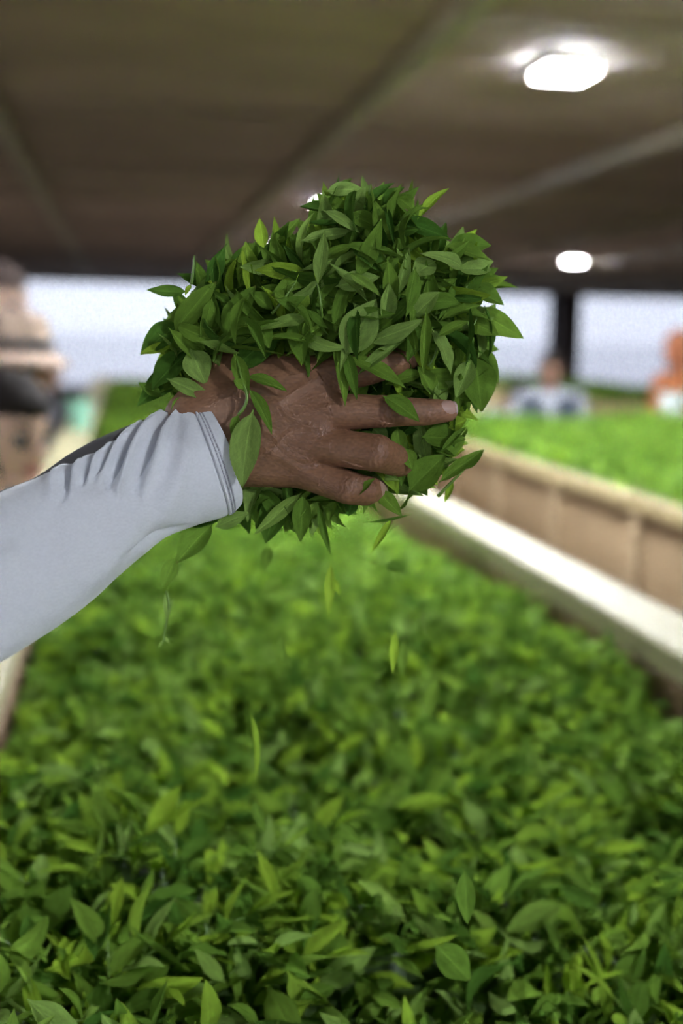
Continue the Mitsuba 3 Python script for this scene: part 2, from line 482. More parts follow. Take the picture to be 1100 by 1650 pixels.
LEVEL1 = 1.16
BX0, BX1 = TX0 + 0.125, TX1 - 0.125
base1 = tag(add('leaf_bed', heap_base('', '', BX0, BX1, TY0 + 0.05, TY1 - 0.06, LEVEL1, 0), 'under_leaf_material', smooth=True),
            'deep bed of fresh green tea leaves filling the trough under the hand', 'tea leaves', kind='stuff')
near, deep = bed_population(BX0 + .01, BX1 - .01, 0.30, 2.4, LEVEL1, 8600, 0)
cx, cy, cz = project(near['base'] + near['d'] * near['L'][:, None] * 0.5)
near_ok = (cx > -20) & (cx < 1120) & (cy < 1680) & (deep > 0.62)
score = np.where(near_ok, cz - 0.25 * deep, 9)
single = np.argsort(score)[:80]
rest = np.ones(len(deep), bool)
rest[single] = False
sub = lambda d, k: {a: v[k] for a, v in d.items()}  # noqa: E731
m, uv = batch(*leaves(**sub(near, rest), nu=8, nv=5))
parts_v, parts_f, parts_uv = [m[0]], [m[1]], [uv]
for ya, yb, den, big, nu in ((2.4, 6.0, 4300, 1.0, 6), (6.0, TY1 - 0.08, 2800, 1.15, 5)):
    pop, _ = bed_population(BX0 + .01, BX1 - .01, ya, yb, LEVEL1, den, 0, big)
    m, uv = batch(*leaves(**pop, nu=nu, nv=3))
    parts_f.append(m[1] + sum(map(len, parts_v)))
    parts_v.append(m[0])
    parts_uv.append(uv)
tag(add('leaf', (np.vstack(parts_v), np.vstack(parts_f)), 'leaf_material', base1, True, np.vstack(parts_uv)), kind='stuff')
for k in single:
    m, uv = batch(*leaves(**sub(near, [k]), nu=13, nv=7))
    tag(add('tea_leaf', m, 'leaf_material', None, True, uv), 'fresh green tea leaf lying on top of the leaf bed at the bottom front', 'leaf', 'leaves on the front of the leaf bed')

base2 = tag(add('leaf_bed', heap_base('', '', 1.50, 3.29, 1.3, 6.20, RAIL + 0.005, 3), 'under_leaf_material', smooth=True),
            'bright green bed of tea leaves heaped in the plywood sided trough on the right', 'tea leaves', kind='stuff')
pop, _ = bed_population(1.50, 3.30, 1.9, 6.18, RAIL + 0.012, 3600, 3, 1.1)
m, uv = batch(*leaves(**pop, nu=5, nv=3))
tag(add('leaf', m, 'leaf_material', base2, True, uv), kind='stuff')
base3 = tag(add('leaf_bed', heap_base('', '', 3.52, 5.13, 8.6, 14.9, RAIL - 0.03, 8), 'under_leaf_material', smooth=True),
            'bed of tea leaves in the tan trough at far right', 'tea leaves', kind='stuff')
pop, _ = bed_population(3.55, 5.1, 8.65, 14.8, RAIL - 0.02, 1300, 8, 1.5)
m, uv = batch(*leaves(**pop, nu=5, nv=3))
tag(add('leaf', m, 'leaf_material', base3, True, uv), kind='stuff')

# ------------------------------------------------------------------ the raised hand and arm
owner = thing('person', 'person with a light grey sleeve holding up a handful of leaves from the left', 'person')
MM = 0.001


def Hd(px, py, dz=0.0):
    return P(px, py, HAND_D + dz * MM)


c1, c2 = (Hd(372, 648, 2), .017), (Hd(392, 742, 4), .0165)
mi_, mm_, mr_, mp_ = (Hd(524, 606, -1), .0122), (Hd(522, 664, -6), .0122), (Hd(508, 716, -5), .0118), (Hd(484, 757, 1), .0112)
th0, th1, th2, th3 = (Hd(372, 606, 12), .0165), (Hd(432, 588, 26), .013), (Hd(500, 552, 42), .0105), (Hd(560, 524, 46), .0085)
wr1, wr2 = (Hd(320, 680, 4), .022), (Hd(335, 742, 4), .021)
FING = {
    'index': [mi_, (Hd(600, 594, -4), .0094), (Hd(645, 580, 4), .0082), (Hd(671, 572, 9), .0066)],
    'middle': [mm_, (Hd(624, 663, -12), .0094), (Hd(690, 664, -6), .0082), (Hd(720, 662, -1), .0068)],
    'ring': [mr_, (Hd(606, 730, -15), .0112), (Hd(638, 742, 1), .0098), (Hd(652, 748, 15), .0082)],
    'pinky': [mp_, (Hd(562, 786, -8), .0102), (Hd(588, 791, -3), .0092), (Hd(602, 788, 9), .0080)],
}
SEG = 48
bones = [hull(c1, c2, mi_, mm_), hull(c1, c2, mm_, mr_), hull(c2, mr_, mp_), hull(c1, c2, th0), hull(th0, c1, mi_), hull(th0, th1, (mi_[0] + (c1[0] - mi_[0]) * .4, .0105)),
         hull(wr1, wr2, c1, c2, th0), *chain(th1, th2, th3)]
for ch in FING.values():
    bones += chain(*ch)
hand_m = union(bones)
hand = soften(hand_m, 0.0028, 30, .5, .515)
hand = hand.subdivide()
trimesh.smoothing.filter_taubin(hand, iterations=6)
hand = hand.subdivide()
trimesh.smoothing.filter_taubin(hand, iterations=4)
SEG = 20
# the forearm, elbow and upper arm inside the sleeve; the rest of the figure stands outside the frame
ELB = P(-160, 1000, 0.672)
SHO = np.array([-0.44, 0.47, 1.37])


def taper_limb(a, ra, b, rb):
    return hull((a, ra), (b, rb))


def head_mesh(c, f, up, s=1.0):
    h = trimesh.creation.icosphere(4, 1.0)
    v = h.vertices.copy()
    l = np.cross(up, f)
    x, y, z = v.T                                # x forward, y left, z up
    jaw = np.clip(-z, 0, 1)
    X = x * 0.095 * (1 - 0.10 * jaw) + 0.012 * jaw
    Y = y * 0.074 * (1 - 0.34 * jaw ** 1.5)
    Z = z * 0.118
    eye = np.exp(-(((z - 0.02) / 0.13) ** 2)) * np.exp(-((np.abs(y) - 0.42) / 0.2) ** 2) * (x > 0)
    X -= 0.008 * eye
    brow = np.exp(-(((z - 0.22) / 0.1) ** 2)) * (x > 0.5)
    X += 0.004 * brow
    v = c + s * (X[:, None] * f + Y[:, None] * l + Z[:, None] * up)
    return trimesh.Trimesh(v, h.faces, process=False), l


def manifold_of(t):
    return m3.Manifold(m3.Mesh(np.asarray(t.vertices, np.float32), np.asarray(t.faces, np.uint32)))


def figure(t, foot, facing, height, shirt, trousers, hairc, skin, lean=0.0, hat=None, arms=None, hood=None, edge=0.012, skip_left=None, vest=None, turn=0.0, hair_long=False):
    """A standing person. foot: (x, y) between the feet; facing: degrees from +x; arms: {side: (elbow, hand)} in the body frame."""
    s = height / 1.68
    a = math.radians(facing)
    f, l = np.array([math.cos(a), math.sin(a), 0]), np.array([-math.sin(a), math.cos(a), 0])
    o = np.array([foot[0], foot[1], 0.0])

    def J(x, y, z):
        k = max(0.0, z - 0.92) * math.tan(lean)
        return o + s * ((x + k) * f + y * l + np.array([0, 0, z - 0.3 * k * (z > 0.92)]))

    sk, sh, tr = [], [], []
    for sd in (-1, 1):
        hip, kn, an = J(0, sd * .09, .90), J(.02, sd * .10, .48), J(-.01, sd * .11, .085)
        sk += [taper_limb(hip, .085 * s, kn, .055 * s), taper_limb(kn, .052 * s, an, .036 * s), hull((J(-.04, sd * .11, .04), .035 * s), (J(.14, sd * .13, .028), .026 * s), (an, .034 * s))]
        tr += [taper_limb(hip, .098 * s, kn, .07 * s), taper_limb(kn, .07 * s, J(-.01, sd * .11, .10), .058 * s)]
        S = J(0, sd * .175, 1.37)
        E, Hn = (J(*q) for q in (arms or {}).get(sd, ((-.02, sd * .24, 1.09), (.07, sd * .25, .86))))
        if skip_left is not None and sd == 1:
            E, Hn = skip_left
            S = SHO
        thin = .74 if skip_left is not None and sd == 1 else 1.0
        sk += [taper_limb(S, .048 * s * thin, E, .036 * s * thin), taper_limb(E, .036 * s * thin, Hn, .026 * s * thin)]
        if not (skip_left is not None and sd == 1):
            dv = (Hn - E) / np.linalg.norm(Hn - E)
            side = np.cross(dv, f)
            side = side / (np.linalg.norm(side) + 1e-9)
            kn4 = Hn + dv * .075 * s
            fw = np.cross(side, dv)
            sk.append(hull((Hn, .022 * s), (kn4 + fw * .026 * s, .012 * s), (kn4 - fw * .026 * s, .012 * s)))
            for q, ln in zip((-.028, -.0095, .0095, .028), (.055, .07, .075, .062)):
                b0 = kn4 + fw * q * s
                b1 = b0 + dv * ln * .55 * s + side * .004
                b2 = b0 + dv * ln * .9 * s + side * .016 * s * (1 if sd > 0 else -1)
                sk += chain((b0, .0098 * s), (b1, .009 * s), (b2, .0075 * s))
            sk += chain((Hn + dv * .02 * s + fw * .02 * s, .013 * s), (Hn + dv * .055 * s + fw * .045 * s, .011 * s), (Hn + dv * .085 * s + fw * .05 * s, .009 * s))
            sh += [taper_limb(S, .066 * s, E, .054 * s), taper_limb(E, .054 * s, Hn - dv * .03 * s, .042 * s)]
    sk += [hull((J(0, -.08, .93), .10 * s), (J(0, .08, .93), .10 * s), (J(.01, -.07, 1.10), .09 * s), (J(.01, .07, 1.10), .09 * s)),
           hull((J(.01, -.07, 1.10), .09 * s), (J(.01, .07, 1.10), .09 * s), (J(0, -.13, 1.33), .075 * s), (J(0, .13, 1.33), .075 * s), (J(0, 0, 1.40), .06 * s)), hull((J(0, 0, 1.38), .055 * s), (J(.02, 0, 1.49), .05 * s))]
    sh += [hull((J(0, -.09, .88), .115 * s), (J(0, .09, .88), .115 * s), (J(.01, -.085, 1.10), .105 * s), (J(.01, .085, 1.10), .105 * s)),
           hull((J(.01, -.085, 1.10), .105 * s), (J(.01, .085, 1.10), .105 * s), (J(0, -.15, 1.33), .08 * s), (J(0, .15, 1.33), .08 * s), (J(0, -.05, 1.39), .07 * s), (J(0, .05, 1.39), .07 * s))]
    tr += [hull((J(0, -.09, .93), .118 * s), (J(0, .09, .93), .118 * s), (J(0, -.09, .84), .112 * s), (J(0, .09, .84), .112 * s))]
    # head on the neck
    b = math.radians(facing + turn)
    hf = np.array([math.cos(b), math.sin(b), -math.tan(lean) * .5])
    hf /= np.linalg.norm(hf)
    hl = np.array([-math.sin(b), math.cos(b), 0])
    hu = np.cross(hf, hl)
    hc = J(.035, 0, 1.565)
    hm, _ = head_mesh(hc, hf, hu, s)
    Q = lambda x, y, z: hc + s * (x * hf + y * hl + z * hu)  # noqa: E731
    nose = m3.Manifold.batch_hull([ball(Q(.090, 0, .014), .007 * s), ball(Q(.106, 0, -.022), .010 * s), ball(Q(.092, .014, -.028), .007 * s), ball(Q(.092, -.014, -.028), .007 * s)])
    ears = [hull((Q(.0, e * .074, .015), .011 * s), (Q(-.008, e * .079, .0), .012 * s), (Q(.002, e * .073, -.028), .008 * s)) for e in (-1, 1)]
    chin = hull((Q(.078, 0, -.098), .018 * s), (Q(.05, .02, -.09), .02 * s), (Q(.05, -.02, -.09), .02 * s))
    body = soften(union(sk + [manifold_of(hm), nose, chin] + ears), edge, 4)
    for e in (-1, 1):
        add('eye', trimesh.Trimesh(*(lambda w: (w.vertices * .0105 * s + Q(.0735, e * .031, .006), w.faces))(trimesh.creation.icosphere(2))), 'white_plastic', t, True)
        add('pupil', trimesh.Trimesh(*(lambda w: (w.vertices * .0066 * s + Q(.0792, e * .031, .006), w.faces))(trimesh.creation.icosphere(2))), 'dark_timber', t, True)
        add('eyebrow', to_tri(hull((Q(.0905, e * .016, .030), .0042 * s), (Q(.084, e * .044, .032), .0034 * s))), hairc, t, True)
    add('mouth', soften(union([hull((Q(.098, .0, -.056), .0055 * s), (Q(.086, e * .024, -.058), .003 * s)) for e in (-1, 1)] + [hull((Q(.096, 0, -.066), .006 * s), (Q(.086, e * .02, -.061), .003 * s)) for e in (-1, 1)]), .004, 3), cloth((.42, .15, .14)), t, True)
    # hair or hood: a shell over the skull, open at the face
    hs = trimesh.creation.icosphere(4, 1.0)
    v = hs.vertices
    X, Y, Z = v.T
    keep = (Z > 0.46) | ((X < 0.12) & (Z > (-0.75 if hair_long else -0.42)))
    grow = 1.0 + 0.07 * meshkit.fbm(v * 4 + 9, 3, 2)
    fade = np.where(keep, 1.0, 0.86)
    lim = np.array([.104, .083, .128]) if hood is None else np.array([.125, .108, .145])
    sv = v * lim * (grow * fade)[:, None]
    shell = trimesh.Trimesh(hc + s * (sv[:, :1] * hf + sv[:, 1:2] * hl + (sv[:, 2:] + .004) * hu), hs.faces, process=False)
    trimesh.smoothing.filter_taubin(shell, iterations=3)
    add('hair' if hood is None else 'hood', shell, hairc if hood is None else hood, t, True)
    if hat:
        prof = np.array([(0.0, .150), (.05, .149), (.082, .138), (.094, .110), (.100, .055), (.106, .050), (.150, .022), (.152, .017), (.106, .042), (.096, .046)])
        hat_m = trimesh.creation.revolve(prof, sections=40)
        w = hat_m.vertices * [1.06, .95, 1]
        add('hat', trimesh.Trimesh(hc + s * (w[:, :1] * hf + w[:, 1:2] * hl + w[:, 2:] * hu), hat_m.faces, process=False), hat, t, 40)
        band = trimesh.creation.revolve(np.array([(.1005, .080), (.104, .078), (.106, .054), (.102, .052)]), sections=40)
        w = band.vertices * [1.06, .95, 1]
        add('hat_band', trimesh.Trimesh(hc + s * (w[:, :1] * hf + w[:, 1:2] * hl + w[:, 2:] * hu), band.faces, process=False), cloth((.05, .045, .045)), t, True)
    def rumple(tm, amp):
        n_ = tm.vertex_normals
        tm.vertices += n_ * (amp * (meshkit.fbm(tm.vertices * [14, 14, 7], 3, 4) - .5))[:, None]
        return tm
    add('shirt', rumple(soften(union(sh), .016, 5), .014), shirt, t, True)
    add('trousers', rumple(soften(union(tr), .018, 5), .014), trousers, t, True)
    if vest:
        vs = [hull((J(0, -.10, .95), .118 * s), (J(0, .10, .95), .118 * s), (J(.01, -.10, 1.14), .112 * s), (J(.01, .10, 1.14), .112 * s)),
              hull((J(.01, -.10, 1.14), .112 * s), (J(.01, .10, 1.14), .112 * s), (J(0, -.15, 1.33), .087 * s), (J(0, .15, 1.33), .087 * s))]
        cut = m3.Manifold.cube([.4, .085 * s, .9], True).translate([.2, 0, 1.2])
        mat = np.eye(4)[:3]
        mat[:, 0], mat[:, 1], mat[:, 2], mat[:, 3] = f, l, [0, 0, 1], o
        vm = union(vs) - cut.transform(mat)
        add('vest', soften(vm, .016, 4), vest, t, True)
    return body, J


# vertex colours of the hand: browner over the knuckles, warmer towards the fingertips
def skin_colours(v, base=(0.232, 0.118, 0.063)):
    c = np.tile(np.array(base), (len(v), 1))
    c *= (0.86 + 0.28 * meshkit.fbm(v * 90, 3, 1))[:, None]
    c *= (0.84 + 0.32 * meshkit.noise(v * 620, 5))[:, None] * (0.9 + 0.2 * meshkit.noise(v * [300, 500, 900], 8))[:, None]
    for ch in FING.values():
        for k, (q, r) in enumerate(ch):
            g = np.exp(-((np.linalg.norm(v - q, axis=1) / (r * 1.25)) ** 2))
            c *= 1 - g[:, None] * np.array([.22, .28, .30]) * (k < 3)
            if k == 3:
                c += g[:, None] * np.array([.09, .045, .035])
    return c


# creases across the finger joints, knuckle dimples and tendons on the back of the hand
hv, hn = hand.vertices.copy(), hand.vertex_normals.copy()
disp = np.zeros(len(hv))
toward = -(hn @ FWD)
for ch in FING.values():
    for k in (1, 2):
        q, r = ch[k]
        ax = ch[k + 1][0] - ch[k - 1][0]
        ax = ax / np.linalg.norm(ax)
        s = (hv - q) @ ax
        rad = np.linalg.norm(hv - q - s[:, None] * ax, axis=1)
        near_ = np.clip(toward * 1.6, 0, 1) * (rad < r * 1.8)
        wob = 0.0008 * np.sin((hv @ UP) * 900)
        for off, dep in ((-.0052, .00014), (-.0024, .00028), (.0006, .00028), (.0038, .00020)):
            disp -= near_ * dep * (1.0 if k == 1 else .6) * np.exp(-(((s - off + wob) / .0007) ** 2))
        disp += near_ * .0011 * np.exp(-((s / .006) ** 2)) * (k == 1)
    q, r = ch[0]
    dist = np.linalg.norm(hv - q, axis=1)
    disp += .0019 * np.exp(-((dist / .0095) ** 2)) * np.clip(toward, 0, 1)
    w0 = (c1[0] + c2[0]) / 2
    ax = (q - w0) / np.linalg.norm(q - w0)
    s = (hv - w0) @ ax
    rad = np.linalg.norm(hv - w0 - s[:, None] * ax - np.clip(-FWD @ FWD, -1, 0) * 0, axis=1)
    lat = (hv - w0 - s[:, None] * ax)
    lat = lat - np.outer(lat @ FWD, FWD)
    disp += .0011 * np.exp(-((np.linalg.norm(lat, axis=1) / .0032) ** 2)) * np.clip(toward, 0, 1) * ((s > .01) & (s < .062))
    for off in (-.006, -.0035, -.001, .0015, .004):          # fine cross creases over the knuckle
        wob = .0010 * np.sin((hv @ UP) * 700 + off * 900)
        disp -= .00014 * np.exp(-(((s - np.linalg.norm(q - w0) - off + wob) / .0008) ** 2)) * np.exp(-((dist / .009) ** 2)) * np.clip(toward, 0, 1)
for path in ([(398, 628), (440, 640), (470, 676), (515, 694)], [(402, 742), (440, 726), (468, 700), (500, 692)], [(405, 690), (436, 700), (470, 735), (492, 742)]):   # veins
    q = np.array([Hd(a, b, 0) for a, b in path])
    q = PchipInterpolator(np.linspace(0, 1, 4), q)(np.linspace(0, 1, 40))
    rel = hv[:, None] - q[None]
    rel = rel - (rel @ FWD)[..., None] * FWD
    disp += .0006 * np.exp(-((np.linalg.norm(rel, axis=2).min(1) / .0019) ** 2)) * np.clip(toward, 0, 1)
hand.vertices = hv + hn * disp[:, None]
body, J = figure(owner, (-0.52, 0.30), 8, 1.66, 'grey_jersey', cloth((.06, .06, .07)), cloth((.018, .014, .012)), None, skip_left=(ELB, P(300, 735, HAND_D + .006)))
joined = m3.Manifold.batch_boolean([manifold_of(hand), manifold_of(body)], m3.OpType.Add)
jt = to_tri(joined)
add('body', (jt.vertices, jt.faces), 'skin_hand', owner, True, None, skin_colours(np.array(jt.vertices)))
for nm, up_, wd in (('index', 1.0, .0050), ('middle', 1.0, .0056), ('pinky', .3, .0046)):
    ch = FING[nm]
    a, b = ch[2][0], ch[3][0]
    ax = (b - a) / np.linalg.norm(b - a)
    back = -FWD - ax * (-FWD @ ax)
    back = back + UP * .35 * (nm != 'pinky') + (RT * 2.0 + FWD * .4 + UP * .3 if nm == 'pinky' else 0)
    back = back - ax * (back @ ax)
    back /= np.linalg.norm(back)
    sd = np.cross(ax, back)
    r = ch[3][1]
    U, V = np.meshgrid(np.linspace(-1, 1, 13), np.linspace(0, 1, 13), indexing='ij')
    wv = (1 - .55 * (1 - V) ** 4) * np.sqrt(np.clip(1 - np.clip((V - .72) / .34, 0, 1) ** 2 * .5, 0, 1))
    ang = U * .80 * wv
    cen = b - ax * .0052
    for key, v0, v1, lift, mt in (('fingernail', 0, .86, .0006, 'nail'), ('nail_tip', .86, 1.0, .0007, 'nail_edge')):
        Vk = v0 + (v1 - v0) * V
        pos = cen + ((Vk * .0125 - .0030)[..., None] * ax) + (r * .93 * 0.86 + lift - .0012 * np.clip(Vk - .55, 0, 1) * 2)[..., None] * 0
        rr = (r * 1.03 + lift - .0006 * np.abs(U) ** 3 - .0026 * np.clip(Vk - .35, 0, 1) ** 2)
        pos = pos + (rr * np.sin(ang))[..., None] * sd + (rr * np.cos(ang))[..., None] * back
        i, j = np.meshgrid(np.arange(12), np.arange(12), indexing='ij')
        q = np.stack([i * 13 + j, (i + 1) * 13 + j, (i + 1) * 13 + j + 1, i * 13 + j + 1], -1).reshape(-1, 4)
        if key == 'fingernail':
            fk = add(key, (pos.reshape(-1, 3), q), mt, owner, True)
        else:
            add(key, (pos.reshape(-1, 3), q), mt, fk, True)

# the sleeve: rings from the cuff back to the shoulder
TOP = np.array([(322, 650), (300, 654), (262, 666), (214, 683), (165, 703), (115, 729), (57, 769), (0, 792), (-90, 835), (-190, 885)], float)
BOT = np.array([(384, 812), (362, 832), (318, 847), (266, 867), (232, 893), (198, 922), (150, 966), (100, 1004), (10, 1062), (-110, 1120)], float)
DEP = np.array([.732, .731, .728, .724, .718, .712, .702, .692, .668, .638])
ss = np.linspace(0, 1, len(TOP))
fine = np.concatenate([np.linspace(0, .11, 26), np.linspace(.118, 1, 130)])
from scipy.interpolate import PchipInterpolator
tp, bt, dp = PchipInterpolator(ss, TOP)(fine), PchipInterpolator(ss, BOT)(fine), PchipInterpolator(ss, DEP)(fine)
NT = 128
th = np.linspace(0, 2 * np.pi, NT, endpoint=False)          # 0 = top, pi/2 = towards the camera
edge_t = np.interp(fine, [0, .10, .25, .33, .44, .55, .64, .75, 1.0], [.25, .08, .34, .5, .72, .66, .36, .28, .28])
e0 = round(.5 / (2 * np.pi) * NT) * 2 * np.pi / NT          # this column of the mesh follows the lower edge of the dark stripe
rows = []
for k in range(len(fine)):
    dth = (th - e0 + np.pi) % (2 * np.pi) - np.pi
    tk = th + (edge_t[k] - e0) * np.exp(-(dth / .55) ** 2)
    a, b = P(*tp[k], dp[k]), P(*bt[k], dp[k])
    c, hvv = (a + b) / 2, (a - b) / 2
    hl = np.linalg.norm(hvv)
    axd = np.cross(hvv / hl, FWD)
    bv = -FWD * hl * .82 + (-RT * 0.0)
    # the cuff's mouth is a ring seen from a little in front
    bv = bv + RT * hl * .30 * math.exp(-fine[k] / .12)
    rows.append(c + np.cos(tk)[:, None] * hvv + np.sin(tk)[:, None] * bv)
rows = np.array(rows)
S, TH = np.meshgrid(fine, th, indexing='ij')


def ridge(s0, t0, s1, t1, w, amp):
    """A fold from (s0, t0) to (s1, t1) on the sleeve, w wide."""
    dx, dy = s1 - s0, (t1 - t0) * .16
    L2 = dx * dx + dy * dy
    u = np.clip(((S - s0) * dx + (TH - t0) * .16 * dy) / L2, 0, 1)
    dd = np.hypot(S - s0 - u * dx, (TH - t0) * .16 - u * dy)
    return 2.0 * amp * np.exp(-(dd / w) ** 2) * (0.35 + .65 * np.sin(np.pi * np.clip(u, .05, .95)))


D = np.zeros_like(S)
for q in ((.16, .55, .33, 1.75, .020, .0034), (.225, .5, .42, 1.55, .018, .0042), (.30, .5, .47, 1.15, .016, .0036), (.42, .6, .50, 1.05, .018, .0042), (.50, .62, .56, 1.0, .016, .0040), (.58, .6, .62, 1.0, .018, .0034),
          (.20, .6, .36, 1.65, .014, -.0036), (.265, .5, .45, 1.35, .013, -.0044), (.37, .55, .485, 1.1, .014, -.0042), (.46, .6, .53, 1.05, .012, -.0040), (.545, .6, .60, 1.1, .013, -.0034),
          (.12, 1.0, .30, 2.3, .035, .0025), (.30, 2.0, .62, 2.5, .05, .0028), (.28, 2.8, .5, 2.55, .02, -.0022), (.14, .3, .22, .9, .013, -.003), (.62, 1.2, .8, 1.9, .05, -.002), (.7, .8, .95, 1.6, .05, .003)):
    D += ridge(*q)
q3 = rows * 26
D += .0022 * (meshkit.fbm(q3, 3, 6) - .5) * np.clip((S - .03) / .1, 0, 1)
# the hem: a doubled band with two stitched grooves
D += .0012 * (S < .085) - .0008 * np.exp(-((S - .088) / .004) ** 2) - .0009 * np.exp(-((S - .068) / .0035) ** 2) - .0007 * np.exp(-((S - .054) / .003) ** 2)
cen = rows.mean(1, keepdims=True)
out = rows - cen
out /= np.linalg.norm(out, axis=2, keepdims=True)
rows = rows + out * D[..., None]
# on to the shoulder, behind the left edge of the picture
axis_e = rows[-1].mean(0)
ext = []
for k, u in enumerate(np.linspace(.12, 1, 14)):
    c = axis_e * (1 - u) + (SHO + np.array([-.02, -.02, 0.0])) * u
    shp = (rows[-1] - axis_e) * (1 - .22 * u)
    ext.append(c + shp)
inner = [cen[k] + (rows[k] - cen[k]) * .965 for k in range(0, 24, 3)][::-1]
allr = np.vstack([np.array(inner), rows, np.array(ext)])
nr = len(allr)
i, j = np.meshgrid(np.arange(nr - 1), np.arange(NT), indexing='ij')
quads = np.stack([i * NT + j, (i + 1) * NT + j, (i + 1) * NT + (j + 1) % NT, i * NT + (j + 1) % NT], -1)
ni = len(inner)
snum = np.concatenate([np.full(ni, -1), fine, np.full(len(ext), 1.2)])
E0 = int(round(.5 / (2 * np.pi) * NT))
dark = np.zeros((nr - 1, NT), bool)
dark[np.ix_(np.nonzero(snum[:-1] > .10)[0], np.r_[0:E0, NT - 24:NT])] = True
flat = allr.reshape(-1, 3)
full = trimesh.Trimesh(flat, np.vstack([quads.reshape(-1, 4)[:, [0, 1, 2]], quads.reshape(-1, 4)[:, [0, 2, 3]]]), process=False)


def piece(mask):
    q = quads[mask]
    used_v, inv = np.unique(q, return_inverse=True)
    return (flat[used_v], inv.reshape(-1, 4))


sl = add('sleeve', piece(~dark), 'grey_jersey', owner, True)
tag(add('stripe', piece(dark), 'charcoal_jersey', sl, True), 'dark grey stripe along the top of the sleeve')
for g in (.068, .054):
    kk = int(np.argmin(np.abs(fine - g)))
    loop = rows[kk] + out[kk] * .0004
    st = []
    for a in range(0, NT, 1):
        p0, p1 = loop[a], loop[(a + 1) % NT]
        st.append(tubem([p0 + (p1 - p0) * .12, (p0 + p1) / 2 + out[kk][a] * .0003, p0 + (p1 - p0) * .80], .00035, 4))
    tag(add('stitching', trimesh.util.concatenate(st), 'stitch_thread', sl), kind='stuff')

# ------------------------------------------------------------------ the handful of leaves
SIL = Polygon([(522, 303), (590, 304), (655, 312), (692, 352), (722, 390), (778, 408), (785, 455), (792, 500), (788, 560), (780, 620), (748, 668), (742, 720), (700, 775), (640, 800), (560, 800), (545, 845), (440, 852),
               (380, 835), (345, 800), (345, 700), (290, 640), (250, 620), (255, 560), (290, 500), (315, 455), (360, 412), (420, 392), (480, 372), (510, 340)])


def front(px, py):
    """How far (mm) the heap's near surface lies from the hand's plane; negative is towards the camera."""
    d = SIL.exterior.distance(Point(px, py))
    up = -34 * math.sqrt(min(1, d / 120)) + 14
    lo = 13 - 4 * min(1, d / 60)
    k = min(1, max(0, (py - 560) / 40))
    return up * (1 - k) + lo * k


def dome_normal(px, py):
    e = 8
    gx, gy = (front(px + e, py) - front(px - e, py)) / (2 * e), (front(px, py + e) - front(px, py - e)) / (2 * e)
    k = 1 / .384
    n = -FWD - gx * k * -RT * -1 * -1 + gy * k * -UP * -1
    return n / np.linalg.norm(n)


# filling: leaves packed inside, behind those one can pick apart
fb, fd, fn = [], [], []
minx, miny, maxx, maxy = SIL.bounds
fr_ = np.random.default_rng(21)
while len(fb) < 1500:
    px, py = fr_.uniform(minx, maxx), fr_.uniform(miny, maxy)
    if SIL.contains(Point(px, py)) and SIL.exterior.distance(Point(px, py)) > 14:
        d = SIL.exterior.distance(Point(px, py))
        thick = 95 * math.sqrt(min(1, d / 130))
        dz = front(px, py) + 9 + thick * fr_.random() ** 1.6
        if py > 575:
            dz = max(dz, 16)
        fb.append(P(px, py, HAND_D + dz * MM))
        v = fr_.normal(size=3)
        fd.append(v / np.linalg.norm(v))
        fn.append(dome_normal(px, py) + fr_.normal(size=3) * .55)
fb, fd, fn = map(np.array, (fb, fd, fn))
N = len(fb)
L = np.clip(fr_.normal(.032, .007, N), .016, .046)
fd = fd - .8 * fn / np.linalg.norm(fn, axis=1, keepdims=True) * (fd * fn / np.linalg.norm(fn, axis=1, keepdims=True)).sum(1, keepdims=True)
rng = np.random.default_rng(31)
m, uv = batch(*leaves(fb - fd * L[:, None] * .5, fd, fn, L, L * fr_.uniform(.30, .45, N), fr_.uniform(.1, .7, N), fr_.normal(-.2, .5, N), fr_.normal(0, .4, N), fr_.uniform(0, .06, N), 9, 5))
tag(add('leaf_mass', m, 'leaf_material', None, True, uv), 'densely packed tea leaves inside the handful, between its outer leaves', 'tea leaves', kind='stuff')

HL, HG = 'fresh green tea leaf on the outside of the handful held up in the air', 'leaves held in the hand'
